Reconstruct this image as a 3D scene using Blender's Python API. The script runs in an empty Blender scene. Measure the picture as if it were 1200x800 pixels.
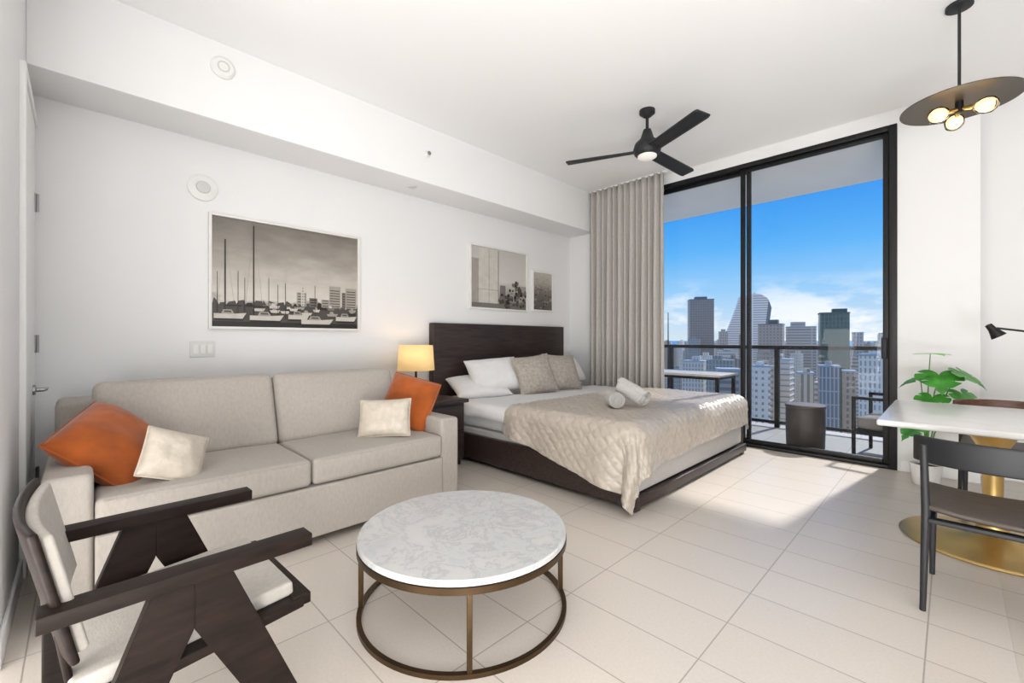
import bpy, bmesh, math, random
from mathutils import Vector, Matrix, noise
random.seed(7)
S=bpy.context.scene; COL=S.collection
PI=math.pi
H=1.2; F=510.0; A=math.radians(45.28)
FW=Vector((-math.sin(A),math.cos(A),0)); RT=Vector((math.cos(A),math.sin(A),0))

# ------------------------------------------------------------------ materials
def L(c):
    return tuple(((v/255)/12.92 if v/255<=0.04045 else ((v/255+0.055)/1.055)**2.4) for v in c)+(1,)
def newmat(name):
    m=bpy.data.materials.new(name); m.use_nodes=True
    nt=m.node_tree; b=nt.nodes['Principled BSDF']
    return m,nt,b
def mat(name,col,rough=.5,metal=0,var=.06,scale=8,stretch=(1,1,1),bump=0,bscale=None,emit=0,spec=.5,sheen=0,coat=0):
    m,nt,b=newmat(name); N=nt.nodes.new; K=nt.links.new
    tc=N('ShaderNodeTexCoord'); mp=N('ShaderNodeMapping'); mp.inputs['Scale'].default_value=stretch
    K(tc.outputs['Object'],mp.inputs['Vector'])
    nz=N('ShaderNodeTexNoise'); nz.inputs['Scale'].default_value=scale; nz.inputs['Detail'].default_value=5
    K(mp.outputs['Vector'],nz.inputs['Vector'])
    cr=N('ShaderNodeValToRGB'); c=L(col)
    cr.color_ramp.elements[0].position=.3; cr.color_ramp.elements[1].position=.7
    cr.color_ramp.elements[0].color=tuple(max(0,v*(1-var*2)) for v in c[:3])+(1,)
    cr.color_ramp.elements[1].color=tuple(min(1,v*(1+var*2)) for v in c[:3])+(1,)
    K(nz.outputs['Fac'],cr.inputs['Fac']); K(cr.outputs['Color'],b.inputs['Base Color'])
    b.inputs['Roughness'].default_value=rough; b.inputs['Metallic'].default_value=metal
    b.inputs['Specular IOR Level'].default_value=spec
    if sheen: b.inputs['Sheen Weight'].default_value=sheen
    if coat: b.inputs['Coat Weight'].default_value=coat
    if emit:
        K(cr.outputs['Color'],b.inputs['Emission Color']); b.inputs['Emission Strength'].default_value=emit
    if bump:
        n2=N('ShaderNodeTexNoise'); n2.inputs['Scale'].default_value=bscale or scale*6; n2.inputs['Detail'].default_value=3
        K(mp.outputs['Vector'],n2.inputs['Vector'])
        bp=N('ShaderNodeBump'); bp.inputs['Strength'].default_value=bump; bp.inputs['Distance'].default_value=.01
        K(n2.outputs['Fac'],bp.inputs['Height']); K(bp.outputs['Normal'],b.inputs['Normal'])
    return m
def glassmat(name,tint=(1,1,1),gl=1.0):
    m=bpy.data.materials.new(name); m.use_nodes=True; nt=m.node_tree; nt.nodes.clear(); N=nt.nodes.new; K=nt.links.new
    o=N('ShaderNodeOutputMaterial'); mx=N('ShaderNodeMixShader'); t=N('ShaderNodeBsdfTransparent'); g=N('ShaderNodeBsdfGlossy')
    fr=N('ShaderNodeFresnel'); fr.inputs['IOR'].default_value=1.25
    t.inputs['Color'].default_value=tint+(1,); g.inputs['Roughness'].default_value=.02
    mu=N('ShaderNodeMath'); mu.operation='MULTIPLY'; mu.inputs[1].default_value=gl
    K(fr.outputs['Fac'],mu.inputs[0]); K(mu.outputs[0],mx.inputs['Fac']); K(t.outputs[0],mx.inputs[1]); K(g.outputs[0],mx.inputs[2]); K(mx.outputs[0],o.inputs['Surface'])
    return m
def gridmat(name,wall,win,bw,rh,mortar,rough=.4,win2=None,mode='facade',off=0.0,loc=(0,0,0),bump=False,haze=.22):
    m,nt,b=newmat(name); N=nt.nodes.new; K=nt.links.new
    tc=N('ShaderNodeTexCoord'); br=N('ShaderNodeTexBrick'); br.offset=off; br.squash=1
    if mode=='facade':
        sp=N('ShaderNodeSeparateXYZ'); cb=N('ShaderNodeCombineXYZ'); ad=N('ShaderNodeMath')
        K(tc.outputs['Object'],sp.inputs[0]); K(sp.outputs[0],ad.inputs[0]); K(sp.outputs[1],ad.inputs[1])
        K(ad.outputs[0],cb.inputs[0]); K(sp.outputs[2],cb.inputs[1]); K(cb.outputs[0],br.inputs['Vector'])
    else:
        mp=N('ShaderNodeMapping'); mp.inputs['Location'].default_value=loc
        K(tc.outputs['Object'],mp.inputs['Vector']); K(mp.outputs[0],br.inputs['Vector'])
    br.inputs['Scale'].default_value=1; br.inputs['Brick Width'].default_value=bw; br.inputs['Row Height'].default_value=rh
    br.inputs['Mortar Size'].default_value=mortar; br.inputs['Mortar Smooth'].default_value=.1; br.inputs['Bias'].default_value=0
    br.inputs['Color1'].default_value=L(win); br.inputs['Color2'].default_value=L(win2 or win); br.inputs['Mortar'].default_value=L(wall)
    if mode=='floor':
        nz=N('ShaderNodeTexNoise'); nz.inputs['Scale'].default_value=90; nz.inputs['Detail'].default_value=4
        K(tc.outputs['Object'],nz.inputs['Vector'])
        r=N('ShaderNodeValToRGB'); r.color_ramp.elements[0].color=(.93,.93,.93,1); r.color_ramp.elements[1].color=(1,1,1,1)
        r.color_ramp.elements[0].position=.3; r.color_ramp.elements[1].position=.7
        K(nz.outputs['Fac'],r.inputs['Fac'])
        mx=N('ShaderNodeMix'); mx.data_type='RGBA'; mx.blend_type='MULTIPLY'; mx.inputs[0].default_value=1
        K(br.outputs['Color'],mx.inputs[6]); K(r.outputs['Color'],mx.inputs[7]); K(mx.outputs[2],b.inputs['Base Color'])
        bp=N('ShaderNodeBump'); bp.inputs['Strength'].default_value=.2; bp.inputs['Distance'].default_value=.002; bp.invert=True
        K(br.outputs['Fac'],bp.inputs['Height']); K(bp.outputs['Normal'],b.inputs['Normal'])
    else:
        K(br.outputs['Color'],b.inputs['Base Color'])
        # aerial haze painted in: far facades emit their own colour to look brighter
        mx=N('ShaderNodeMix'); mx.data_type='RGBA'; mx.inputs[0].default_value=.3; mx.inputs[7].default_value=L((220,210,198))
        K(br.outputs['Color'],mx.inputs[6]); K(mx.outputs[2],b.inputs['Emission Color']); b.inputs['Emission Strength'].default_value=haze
    b.inputs['Roughness'].default_value=rough
    return m
def marblemat(name):
    m,nt,b=newmat(name); N=nt.nodes.new; K=nt.links.new
    tc=N('ShaderNodeTexCoord'); n1=N('ShaderNodeTexNoise'); n1.inputs['Scale'].default_value=5.5; n1.inputs['Detail'].default_value=12; n1.inputs['Distortion'].default_value=.5
    n1.inputs['Roughness'].default_value=.70
    K(tc.outputs['Object'],n1.inputs['Vector'])
    r=N('ShaderNodeValToRGB'); e=r.color_ramp.elements; e[0].position=.28; e[0].color=L((180,181,184)); e[1].position=.70; e[1].color=L((209,208,207))
    for p,c in ((.42,(198,199,200)),(.47,(203,203,202)),(.50,(180,181,184)),(.53,(201,201,200)),(.6,(206,205,204))):
        k=e.new(p); k.color=L(c)
    K(n1.outputs['Fac'],r.inputs['Fac']); K(r.outputs['Color'],b.inputs['Base Color'])
    b.inputs['Roughness'].default_value=.3
    return m
def printmat(name,stops,zh,nscale=4,namt=.35):
    m,nt,b=newmat(name); N=nt.nodes.new; K=nt.links.new
    tc=N('ShaderNodeTexCoord'); sp=N('ShaderNodeSeparateXYZ'); K(tc.outputs['Object'],sp.inputs[0])
    dv=N('ShaderNodeMath'); dv.operation='DIVIDE'; dv.inputs[1].default_value=zh; K(sp.outputs[2],dv.inputs[0])
    mp=N('ShaderNodeMapping'); mp.inputs['Scale'].default_value=(1,1,2.6); K(tc.outputs['Object'],mp.inputs['Vector'])
    nz=N('ShaderNodeTexNoise'); nz.inputs['Scale'].default_value=nscale; nz.inputs['Detail'].default_value=6; K(mp.outputs[0],nz.inputs['Vector'])
    ma=N('ShaderNodeMath'); ma.operation='MULTIPLY_ADD'; ma.inputs[1].default_value=namt; K(nz.outputs['Fac'],ma.inputs[0]); K(dv.outputs[0],ma.inputs[2])
    sb=N('ShaderNodeMath'); sb.operation='SUBTRACT'; sb.inputs[1].default_value=namt*.5; K(ma.outputs[0],sb.inputs[0])
    r=N('ShaderNodeValToRGB'); e=r.color_ramp.elements
    e[0].position=stops[0][0]; e[0].color=L(stops[0][1]); e[1].position=stops[-1][0]; e[1].color=L(stops[-1][1])
    for p,c in stops[1:-1]:
        k=e.new(p); k.color=L(c)
    K(sb.outputs[0],r.inputs['Fac']); K(r.outputs['Color'],b.inputs['Base Color']); b.inputs['Roughness'].default_value=.3
    return m

M={}
M['wall']=mat('wall paint',(236,236,236),.88,var=.004,scale=3)
M['ceil']=mat('ceiling paint',(252,252,252),.9,var=.002,scale=3)
M['bulk']=mat('bulkhead paint',(241,241,241),.9,var=.002,scale=3)
M['trim']=mat('trim paint',(240,240,239),.5,var=.006)
M['floor']=gridmat('beige floor tile',(170,161,151),(217,208,198),.6,.3,.0028,.36,(213,204,194),'floor',0,(.07,-.15,0))
M['btile']=gridmat('balcony tile',(120,116,112),(172,168,163),.4,.4,.004,.6,(164,160,155),'floor')
M['black']=mat('black metal',(22,22,24),.42,.3,var=.1)
M['blackmatte']=mat('matt black',(28,29,32),.55,var=.08)
M['glass']=glassmat('clear glass')
M['rglass']=glassmat('railing glass',(.86,.89,.91),.8)
M['linen']=mat('sofa linen',(171,164,156),.92,var=.03,scale=80,stretch=(1,1,.4),bump=.2,bscale=320,sheen=.1)
M['orange']=mat('burnt orange velvet',(156,74,6),.85,var=.14,scale=8,bump=.06,bscale=120,sheen=.3)
M['satin']=mat('cream satin',(200,190,175),.4,var=.05,scale=26,bump=.22,bscale=60)
M['taupe']=mat('taupe pillow fabric',(166,158,148),.55,var=.10,scale=36,bump=.3,bscale=120)
M['white']=mat('white linen',(222,221,221),.85,var=.015,scale=14,bump=.1,bscale=40)
M['boxbase']=mat('pale box base fabric',(184,181,177),.9,var=.02,scale=30)
M['towel']=mat('white towelling',(203,200,196),.95,var=.04,scale=90,bump=.8,bscale=260,sheen=.2)
M['quilt']=mat('taupe beige satin',(176,166,154),.33,var=.05,scale=14,bump=.15,bscale=90,sheen=.1)
M['espresso']=mat('espresso wood',(44,33,31),.4,var=.22,scale=6,stretch=(1,1,9),bump=.06)
M['espressoY']=mat('espresso wood lengthwise',(48,36,33),.38,var=.25,scale=5,stretch=(8,1,12),bump=.06)
M['chairwood']=mat('armchair dark wood',(32,22,18),.5,var=.25,scale=7,stretch=(9,1,5),bump=.05,spec=.2)
M['pad']=mat('armchair pad fabric',(188,182,174),.85,var=.03,scale=50,bump=.15,bscale=200)
M['brass']=mat('aged bronze',(80,63,44),.4,.85,var=.1)
M['gold']=mat('brushed gold',(196,166,106),.3,.9,var=.05,scale=4)
M['marble']=marblemat('white marble')
M['curtain']=mat('curtain fabric',(186,182,177),.9,var=.02,scale=30,bump=.08,bscale=260)
M['shade']=mat('lamp shade',(240,200,138),.8,var=.03,emit=.5)
M['bulb']=mat('lit bulb',(255,222,174),.15,var=.01,emit=1.6)
M['lens']=mat('fan light lens',(240,236,230),.4,var=.01,emit=.25)
M['plastic']=mat('white plastic',(236,236,234),.4,var=.01)
M['plate']=mat('switch plate plastic',(220,220,218),.35,var=.01)
M['greyplastic']=mat('pale grey plastic',(208,208,207),.4,var=.02)
M['dish']=mat('dark bronze dish',(74,67,57),.4,.5,var=.06)
M['tabletop']=mat('white table top',(226,225,223),.25,var=.015,coat=.2)
M['seatwood']=mat('dark grey brown wood seat',(66,57,50),.5,var=.22,scale=9,stretch=(1,9,9),bump=.1)
M['brownwood']=mat('walnut chair back',(92,58,40),.42,var=.2,scale=7,stretch=(2,9,9))
M['leaf']=mat('monstera leaf',(66,144,50),.45,var=.25,scale=9)
M['leaf2']=mat('young leaf',(104,180,70),.45,var=.2,scale=9)
M['stem']=mat('plant stem',(96,140,66),.5,var=.1)
M['pot']=mat('white ceramic',(236,235,232),.3,var=.01)
M['soil']=mat('potting soil',(54,42,34),.95,var=.3,scale=60,bump=.5)
M['steel']=mat('satin steel',(160,160,162),.3,.9,var=.03)
M['soffit']=mat('balcony soffit',(232,232,233),.9,var=.015,scale=2)
M['concrete']=mat('grey concrete',(206,208,210),.9,var=.03,scale=.2)
M['drum']=mat('dark weathered wood',(46,39,35),.55,var=.15,scale=20)
M['outcush']=mat('outdoor cushion',(132,129,126),.9,var=.05,scale=60)
M['outtop']=mat('outdoor table top',(186,182,176),.5,var=.05)
M['frame']=mat('white picture frame',(230,228,224),.4,var=.01)
for k,c in (('t0',(40,37,35)),('t1',(76,72,68)),('t2',(116,110,104)),('t3',(160,153,145)),('t4',(200,194,186))):
    M[k]=mat('print tone '+k,c,.3,var=.04,scale=12)

# ------------------------------------------------------------------ mesh helpers
def NB(): return bmesh.new()
def axpts(h,r,seg,mid):
    p=[-h+r*i/seg for i in range(seg+1)]
    for i in range(1,mid): p.append(-h+r+(2*h-2*r)*i/mid)
    p+= [h-r+r*i/seg for i in range(seg+1)]
    return p
def rbox(bm,c,s,r=.006,seg=2,mid=1,puff=(0,0,0),R=None,fn=None):
    c=Vector(c); h=[v/2 for v in s]; r=min(r,.49*min(s))
    if isinstance(mid,int): mid=(mid,)*3
    P=[axpts(h[i],r,seg,mid[i]) for i in range(3)]
    n=[len(p)-1 for p in P]; V={}
    def gv(i,j,k):
        key=(i,j,k)
        if key in V: return V[key]
        p=[P[0][i],P[1][j],P[2][k]]
        q=[max(-(h[a]-r),min(h[a]-r,p[a])) for a in range(3)]
        d=Vector([p[a]-q[a] for a in range(3)])
        v=Vector(q)+(d.normalized()*r if d.length>1e-9 else d)
        for a in range(3):
            if puff[a]:
                b1,b2=(a+1)%3,(a+2)%3
                v[a]+=puff[a]*(p[a]/h[a])*(1-(p[b1]/h[b1])**2)*(1-(p[b2]/h[b2])**2)
        if fn: v=fn(v)
        if R: v=R@v
        V[key]=bm.verts.new(v+c); return V[key]
    def face(*ks):
        try: bm.faces.new([gv(*k) for k in ks])
        except ValueError: pass
    for i in range(n[0]):
        for j in range(n[1]):
            for k in (0,n[2]): face((i,j,k),(i+1,j,k),(i+1,j+1,k),(i,j+1,k))
    for i in range(n[0]):
        for k in range(n[2]):
            for j in (0,n[1]): face((i,j,k),(i+1,j,k),(i+1,j,k+1),(i,j,k+1))
    for j in range(n[1]):
        for k in range(n[2]):
            for i in (0,n[0]): face((i,j,k),(i,j+1,k),(i,j+1,k+1),(i,j,k+1))
    return bm
def bb(bm,x0,x1,y0,y1,z0,z1,r=.006,**k):
    return rbox(bm,((x0+x1)/2,(y0+y1)/2,(z0+z1)/2),(x1-x0,y1-y0,z1-z0),r,**k)
def bar(bm,p0,p1,w,t,side=(0,0,1),r=.006,w1=None):
    p0=Vector(p0);p1=Vector(p1); z=(p1-p0); l=z.length; z.normalize(); x=Vector(side).cross(z)
    if x.length<1e-4: x=Vector((1,0,0)).cross(z)
    x.normalize(); y=z.cross(x); R=Matrix((x,y,z)).transposed()
    fn=None
    if w1 is not None:
        def fn(v):
            f=1+(w1/w-1)*((v.z/l)+.5); return Vector((v.x,v.y*f,v.z))
    return rbox(bm,(p0+p1)/2,(t,w,l),r,R=R,fn=fn)
def tube(bm,pts,rad,seg=8,closed=False,cap=True):
    pts=[Vector(p) for p in pts]; n=len(pts); rings=[]; up=None
    for i,p in enumerate(pts):
        if closed: t=pts[(i+1)%n]-pts[i-1]
        else: t=pts[min(i+1,n-1)]-pts[max(i-1,0)]
        t.normalize()
        if up is None:
            up=Vector((0,0,1)) if abs(t.z)<.9 else Vector((1,0,0))
        up=(up-t*up.dot(t)).normalized(); s=t.cross(up)
        r=rad[i] if isinstance(rad,(list,tuple)) else rad
        rings.append([bm.verts.new(p+(up*math.cos(a)+s*math.sin(a))*r) for a in [2*PI*k/seg for k in range(seg)]])
    m=n if closed else n-1
    for i in range(m):
        a=rings[i]; b=rings[(i+1)%n]
        for k in range(seg): bm.faces.new((a[k],a[(k+1)%seg],b[(k+1)%seg],b[k]))
    if cap and not closed:
        bm.faces.new(rings[0]); bm.faces.new(rings[-1])
    return bm
def lathe(bm,prof,seg=32,c=(0,0,0),R=None,cap=True,ring=False):
    """ring: the profile is a closed loop round a hole"""
    c=Vector(c); rings=[]
    def P(v): return (R@v if R else v)+c
    for r,z in prof:
        if r<1e-6: rings.append([bm.verts.new(P(Vector((0,0,z))))])
        else: rings.append([bm.verts.new(P(Vector((r*math.cos(2*PI*k/seg),r*math.sin(2*PI*k/seg),z)))) for k in range(seg)])
    pairs=list(zip(rings,rings[1:]))
    if ring: pairs.append((rings[-1],rings[0]))
    for a,b in pairs:
        for k in range(seg):
            k2=(k+1)%seg
            if len(a)==1 and len(b)==1: continue
            if len(a)==1: bm.faces.new((a[0],b[k],b[k2]))
            elif len(b)==1: bm.faces.new((a[k],a[k2],b[0]))
            else: bm.faces.new((a[k],a[k2],b[k2],b[k]))
    if cap and not ring:
        for e in (rings[0],rings[-1]):
            if len(e)>1: bm.faces.new(e)
    return bm
def prism(bm,poly,O,U,V,N,th):
    O,U,V,N=Vector(O),Vector(U),Vector(V),Vector(N)
    a=[bm.verts.new(O+U*x+V*y) for x,y in poly]; b=[bm.verts.new(O+U*x+V*y+N*th) for x,y in poly]
    n=len(poly); bm.faces.new(a); bm.faces.new(b)
    for i in range(n): bm.faces.new((a[i],a[(i+1)%n],b[(i+1)%n],b[i]))
    return bm
def sheet(bm,nu,nv,fn):
    g=[[bm.verts.new(fn(i/nu,j/nv)) for j in range(nv+1)] for i in range(nu+1)]
    for i in range(nu):
        for j in range(nv): bm.faces.new((g[i][j],g[i+1][j],g[i+1][j+1],g[i][j+1]))
    return g
ORG={}
def obj(name,bm,m,parent=None,world=False,smooth=True,ang=38,recalc=True):
    if world and parent is not None: bmesh.ops.translate(bm,verts=bm.verts[:],vec=-ORG[parent.name])
    if recalc: bmesh.ops.recalc_face_normals(bm,faces=bm.faces[:])
    for e in bm.edges:
        if len(e.link_faces)==2 and e.calc_face_angle(0)>math.radians(ang): e.smooth=False
    for f in bm.faces: f.smooth=smooth
    me=bpy.data.meshes.new(name); bm.to_mesh(me); bm.free()
    for mm in (m if isinstance(m,(list,tuple)) else [m]): me.materials.append(mm)
    o=bpy.data.objects.new(name,me); COL.objects.link(o)
    if parent is not None: o.parent=parent; ORG[o.name]=ORG.get(parent.name,Vector())
    else: ORG[o.name]=Vector()
    return o
def tag(o,label,cat,group=None,kind=None):
    if label: o['label']=label
    if cat: o['category']=cat
    if group: o['group']=group
    if kind: o['kind']=kind
    return o
def thing(name,label,cat,loc=(0,0,0),rz=0,group=None):
    o=bpy.data.objects.new(name,None); COL.objects.link(o); o.location=loc; o.rotation_euler=(0,0,rz); o.empty_display_size=.1
    ORG[o.name]=Vector(loc); return tag(o,label,cat,group)
def struct(name,bm,m,label=None,parent=None):
    o=obj(name,bm,m,parent); o['kind']='structure'
    if label: o['label']=label
    if parent is None: o['category']='room'
    return o

# ------------------------------------------------------------------ room
XW=-4.12; YB=5.33; ZC=3.32; XR=2.3; YN=-3.6
b=NB(); bb(b,XW-.15,.17,YN-.1,YB+.12,-.2,0,r=.001); bb(b,.17,XR+.1,YN-.1,YB+.32,-.2,0,r=.001); struct('floor',b,M['floor'],'pale beige tiled floor')
b=NB(); bb(b,XW-.15,XR+.1,YN-.1,YB+.5,ZC,ZC+.2,r=.001); struct('ceiling',b,M['ceil'],'plain white ceiling')
b=NB(); bb(b,XW,-3.67,-.22,YB,2.76,ZC,r=.004,seg=3); struct('ceiling_bulkhead',b,M['bulk'],'white bulkhead running along the left wall under the ceiling')
b=NB(); bb(b,XW-.15,XW,YN,YB+.2,0,ZC,r=.001); struct('wall_left',b,M['wall'],'white left wall behind sofa and bed')
b=NB(); bb(b,XW,-2.97,YB,YB+.2,0,ZC,r=.001); bb(b,-2.97,-.35,YB,YB+.2,3.19,ZC,r=.001); bb(b,-.35,.17,YB,YB+.42,0,ZC,r=.001); bb(b,.17,XR,YB+.3,YB+.42,0,ZC,r=.001)
struct('wall_back',b,M['wall'],'white wall around the glass balcony door')
b=NB(); bb(b,XW,-2.42,-.36,-.22,0,ZC,r=.001); struct('wall_entry',b,M['wall'],'white wall with a door at the far left')
b=NB(); bb(b,XR,XR+.15,YN,YB+.42,0,ZC,r=.001); struct('wall_right',b,M['wall'])
b=NB(); bb(b,XW-.15,XR+.15,YN-.15,YN,0,ZC,r=.001); struct('wall_front',b,M['wall'])
b=NB(); bb(b,XW,XW+.014,-.2,YB,0,.1); struct('baseboard_left',b,M['trim'])
b=NB(); bb(b,XW+.02,-2.99,YB-.014,YB,0,.1); bb(b,-.33,.17,YB-.014,YB,0,.1); bb(b,.19,XR,YB+.286,YB+.3,0,.1); struct('baseboard_back',b,M['trim'])
b=NB(); bb(b,-3.28,-2.42,-.22,-.206,0,.1); struct('baseboard_entry',b,M['trim'])
# entry door
b=NB(); bb(b,-4.06,-3.32,-.222,-.205,.01,2.55); d1=struct('door_1',b,M['trim'],'white interior door seen edge on at the far left')
b=NB(); bb(b,-3.32,-3.27,-.222,-.195,0,2.6); bb(b,-4.1,-3.32,-.222,-.195,2.55,2.6); struct('door_casing',b,M['trim'],parent=d1)
for z in (.3,1.12,2.0):
    b=NB(); tube(b,[(-4.02,-.195,z),(-4.02,-.195,z+.11)],.009); bb(b,-4.05,-3.99,-.207,-.2,z,z+.11,r=.002); struct('hinge',b,M['steel'],parent=d1)
b=NB(); lathe(b,[(.03,0),(.03,.012),(.012,.016),(.012,.05)],16,(-3.86,-.205,.9),Matrix.Rotation(-PI/2,3,'X')); tube(b,[(-3.86,-.158,.9),(-3.86,-.15,.9),(-3.97,-.15,.9)],.009); struct('handle',b,M['steel'],parent=d1)

# ------------------------------------------------------------------ sliding balcony door
root=thing('door_2','tall black framed sliding glass door to the balcony',None,(-1.66,YB+.08,0)); root['kind']='structure'
X0,X1=-2.97,-.35; ZT=3.19
b=NB(); bb(b,X0,X0+.06,YB-.01,YB+.16,0,ZT); bb(b,X1-.06,X1,YB-.01,YB+.16,0,ZT); bb(b,X0+.06,X1-.06,YB-.01,YB+.16,ZT-.05,ZT); bb(b,X0+.06,X1-.06,YB-.01,YB+.16,0,.035)
obj('door_frame',b,M['black'],root,True)
def sash(xa,xb,y):
    b=NB(); w=.045
    bb(b,xa,xa+w,y,y+.04,.035,ZT-.05); bb(b,xb-w,xb,y,y+.04,.035,ZT-.05); bb(b,xa+w,xb-w,y,y+.04,.035,.08); bb(b,xa+w,xb-w,y,y+.04,ZT-.09,ZT-.05)
    s=obj('sash',b,M['black'],root,True)
    b=NB(); bb(b,xa+w,xb-w,y+.016,y+.022,.08,ZT-.09,r=.001); obj('pane',b,M['glass'],s,True)
    return s
sash(X0+.06,-1.61,YB+.09); s2=sash(-1.70,X1-.06,YB+.03)
b=NB(); bb(b,X1-.115,X1-.07,YB-.005,YB+.03,1.02,1.22,r=.012); obj('handle',b,M['blackmatte'],s2,True)

# ------------------------------------------------------------------ curtain
b=NB(); n=220
def cf(u,v):
    x=-3.67+1.13*u; z=.015+(ZC-.03)*v
    ph=u*13*2*PI
    amp=.045*(1-.25*v)+.012*noise.noise(Vector((u*9,v*1.5,0)))
    return Vector((x+.012*math.sin(ph*.5+v),5.205+amp*math.sin(ph+.5*noise.noise(Vector((u*5,v*2,3)))),z))
sheet(b,n,24,cf); c=thing('curtain','floor length grey beige pleated curtain beside the balcony door','curtain',(-3.1,5.2,0))
o=obj('drape',b,M['curtain'],c,True,ang=80); md=o.modifiers.new('s','SOLIDIFY'); md.thickness=.006
b=NB(); bb(b,-3.66,-2.5,5.19,5.22,ZC-.02,ZC,r=.003); obj('track',b,M['trim'],c,True)

# ------------------------------------------------------------------ balcony
b=NB(); bb(b,-6.5,.17,YB+.12,7.1,-.25,-.02,r=.002); bb(b,.17,3.5,YB+.42,7.1,-.25,-.02,r=.002); o=struct('floor_balcony',b,M['btile'],'grey tiled balcony floor')
b=NB(); bb(b,-8,.17,YB+.2,7.02,3.18,3.5,r=.002); bb(b,.17,5,YB+.42,7.02,3.18,3.5,r=.002); o=struct('ceiling_balcony',b,M['soffit'],'underside of the balcony above')
rt=thing('balcony_railing','black balcony railing with clear glass panels','railing',(-1.5,6.9,-.02))
b=NB(); bb(b,-6.4,3.4,6.86,6.94,1.07,1.12); obj('top_rail',b,M['black'],rt,True)
b=NB(); bb(b,-6.4,3.4,6.88,6.92,.03,.07); obj('bottom_rail',b,M['black'],rt,True)
xs=[-6.3,-4.77,-3.24,-1.71,-.18,1.35,3.0]
for i,x in enumerate(xs):
    b=NB(); bb(b,x-.03,x+.03,6.865,6.935,-.02,1.07); obj('post',b,M['black'],rt,True)
    if i<len(xs)-1:
        b=NB(); bb(b,x+.04,xs[i+1]-.04,6.895,6.905,.07,1.07,r=.002); obj('glass_panel',b,M['rglass'],rt,True)
# drum stool
t=thing('drum_stool','dark round drum stool standing on the balcony','stool',(-1.17,5.85,-.02))
b=NB(); lathe(b,[(.176,0),(.184,.01),(.19,.2),(.19,.44),(.186,.452),(0,.452)],48); obj('body',b,M['drum'],t)
b=NB(); lathe(b,[(0,.452),(.192,.453),(.197,.458),(.197,.482),(.190,.488),(0,.488)],48); obj('top',b,mat('stool top',(66,58,53),.5),t)
# outdoor lounge chair
def outchair(label,loc,rz):
    t=thing('outdoor_armchair',label,'chair',loc,rz)
    for sx in (-1,1):
        b=NB(); x=sx*.29
        bb(b,x-.016,x+.016,-.32,-.288,0,.78); bb(b,x-.016,x+.016,.288,.32,0,.6); bb(b,x-.022,x+.022,-.3,.32,.6,.63); bb(b,x-.012,x+.012,-.28,.28,.24,.272)
        obj('side_frame',b,M['black'],t)
    b=NB(); bb(b,-.275,.275,-.31,-.285,.745,.78); obj('back_bar',b,M['black'],t)
    b=NB(); bb(b,-.275,.275,-.3,-.27,.26,.29); bb(b,-.275,.275,.27,.3,.26,.29); bb(b,-.275,.275,-.272,.272,.27,.288); obj('seat_frame',b,M['black'],t)
    b=NB(); rbox(b,(0,.02,.35),(.53,.54,.12),.035,3,6,(0,0,.015)); obj('seat_cushion',b,M['outcush'],t)
    b=NB(); rbox(b,(0,-.22,.58),(.51,.11,.36),.035,3,6,(0,.015,0),Matrix.Rotation(.2,3,'X')); obj('back_cushion',b,M['outcush'],t)
    return t
outchair('black framed outdoor armchair with grey cushions by the right door frame',(-.38,6.0,-.02),math.radians(82))
t=thing('outdoor_table','outdoor table with pale top and black legs on the balcony','table',(-2.75,6.2,-.02))
b=NB(); rbox(b,(0,0,.745),(1.3,.7,.035),.01); obj('tabletop',b,M['outtop'],t)
b=NB(); bb(b,-.6,.6,-.31,-.28,.69,.727);bb(b,-.6,.6,.28,.31,.69,.727);bb(b,-.61,-.58,-.31,.31,.69,.727);bb(b,.58,.61,-.31,.31,.69,.727); obj('apron',b,M['black'],t)
for sx in (-1,1):
    for sy in (-1,1):
        b=NB(); rbox(b,(sx*.6,sy*.3,.364),(.045,.045,.727),.004); obj('leg',b,M['black'],t)
t=thing('outdoor_bench','dark slatted bench tucked under the outdoor table','bench',(-2.72,6.2,-.02))
b=NB()
for k in range(4): rbox(b,(0,-.135+.09*k,.45),(1.0,.075,.025),.005)
bb(b,-.42,-.38,-.16,.16,.40,.44); bb(b,.38,.42,-.16,.16,.40,.44); obj('seat',b,M['drum'],t)
for sx in (-1,1):
    for sy in (-1,1):
        b=NB(); rbox(b,(sx*.4,sy*.14,.2),(.04,.04,.4),.004); obj('leg',b,M['black'],t)

# ------------------------------------------------------------------ sofa
sf=thing('sofa','long light beige linen sofa with two seat cushions','sofa',(-3.25,.955,0))
ya,yb_=-.12,2.03; aw=.16; xf=-2.62; xb=-3.95
b=NB(); bb(b,xb,xf-.02,ya+aw,yb_-aw,.05,.35,r=.02); obj('base',b,M['linen'],sf,True)
b=NB(); bb(b,xf-.02,xf+.02,ya+aw+.002,yb_-aw-.002,.05,.345,r=.014,seg=3); obj('front_panel',b,M['linen'],sf,True)
b=NB(); bb(b,xb,xb+.28,ya+.01,yb_-.01,.05,.84,r=.04,seg=3); obj('back',b,M['linen'],sf,True)
for y0 in (ya,yb_-aw):
    b=NB(); rbox(b,((xb+.1+xf)/2,y0+aw/2,.335),(xf-xb-.1,aw,.57),.025,3,(6,3,3),(.004,.004,.003)); a_=obj('arm',b,M['linen'],sf,True)
ym=(ya+yb_)/2
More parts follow.
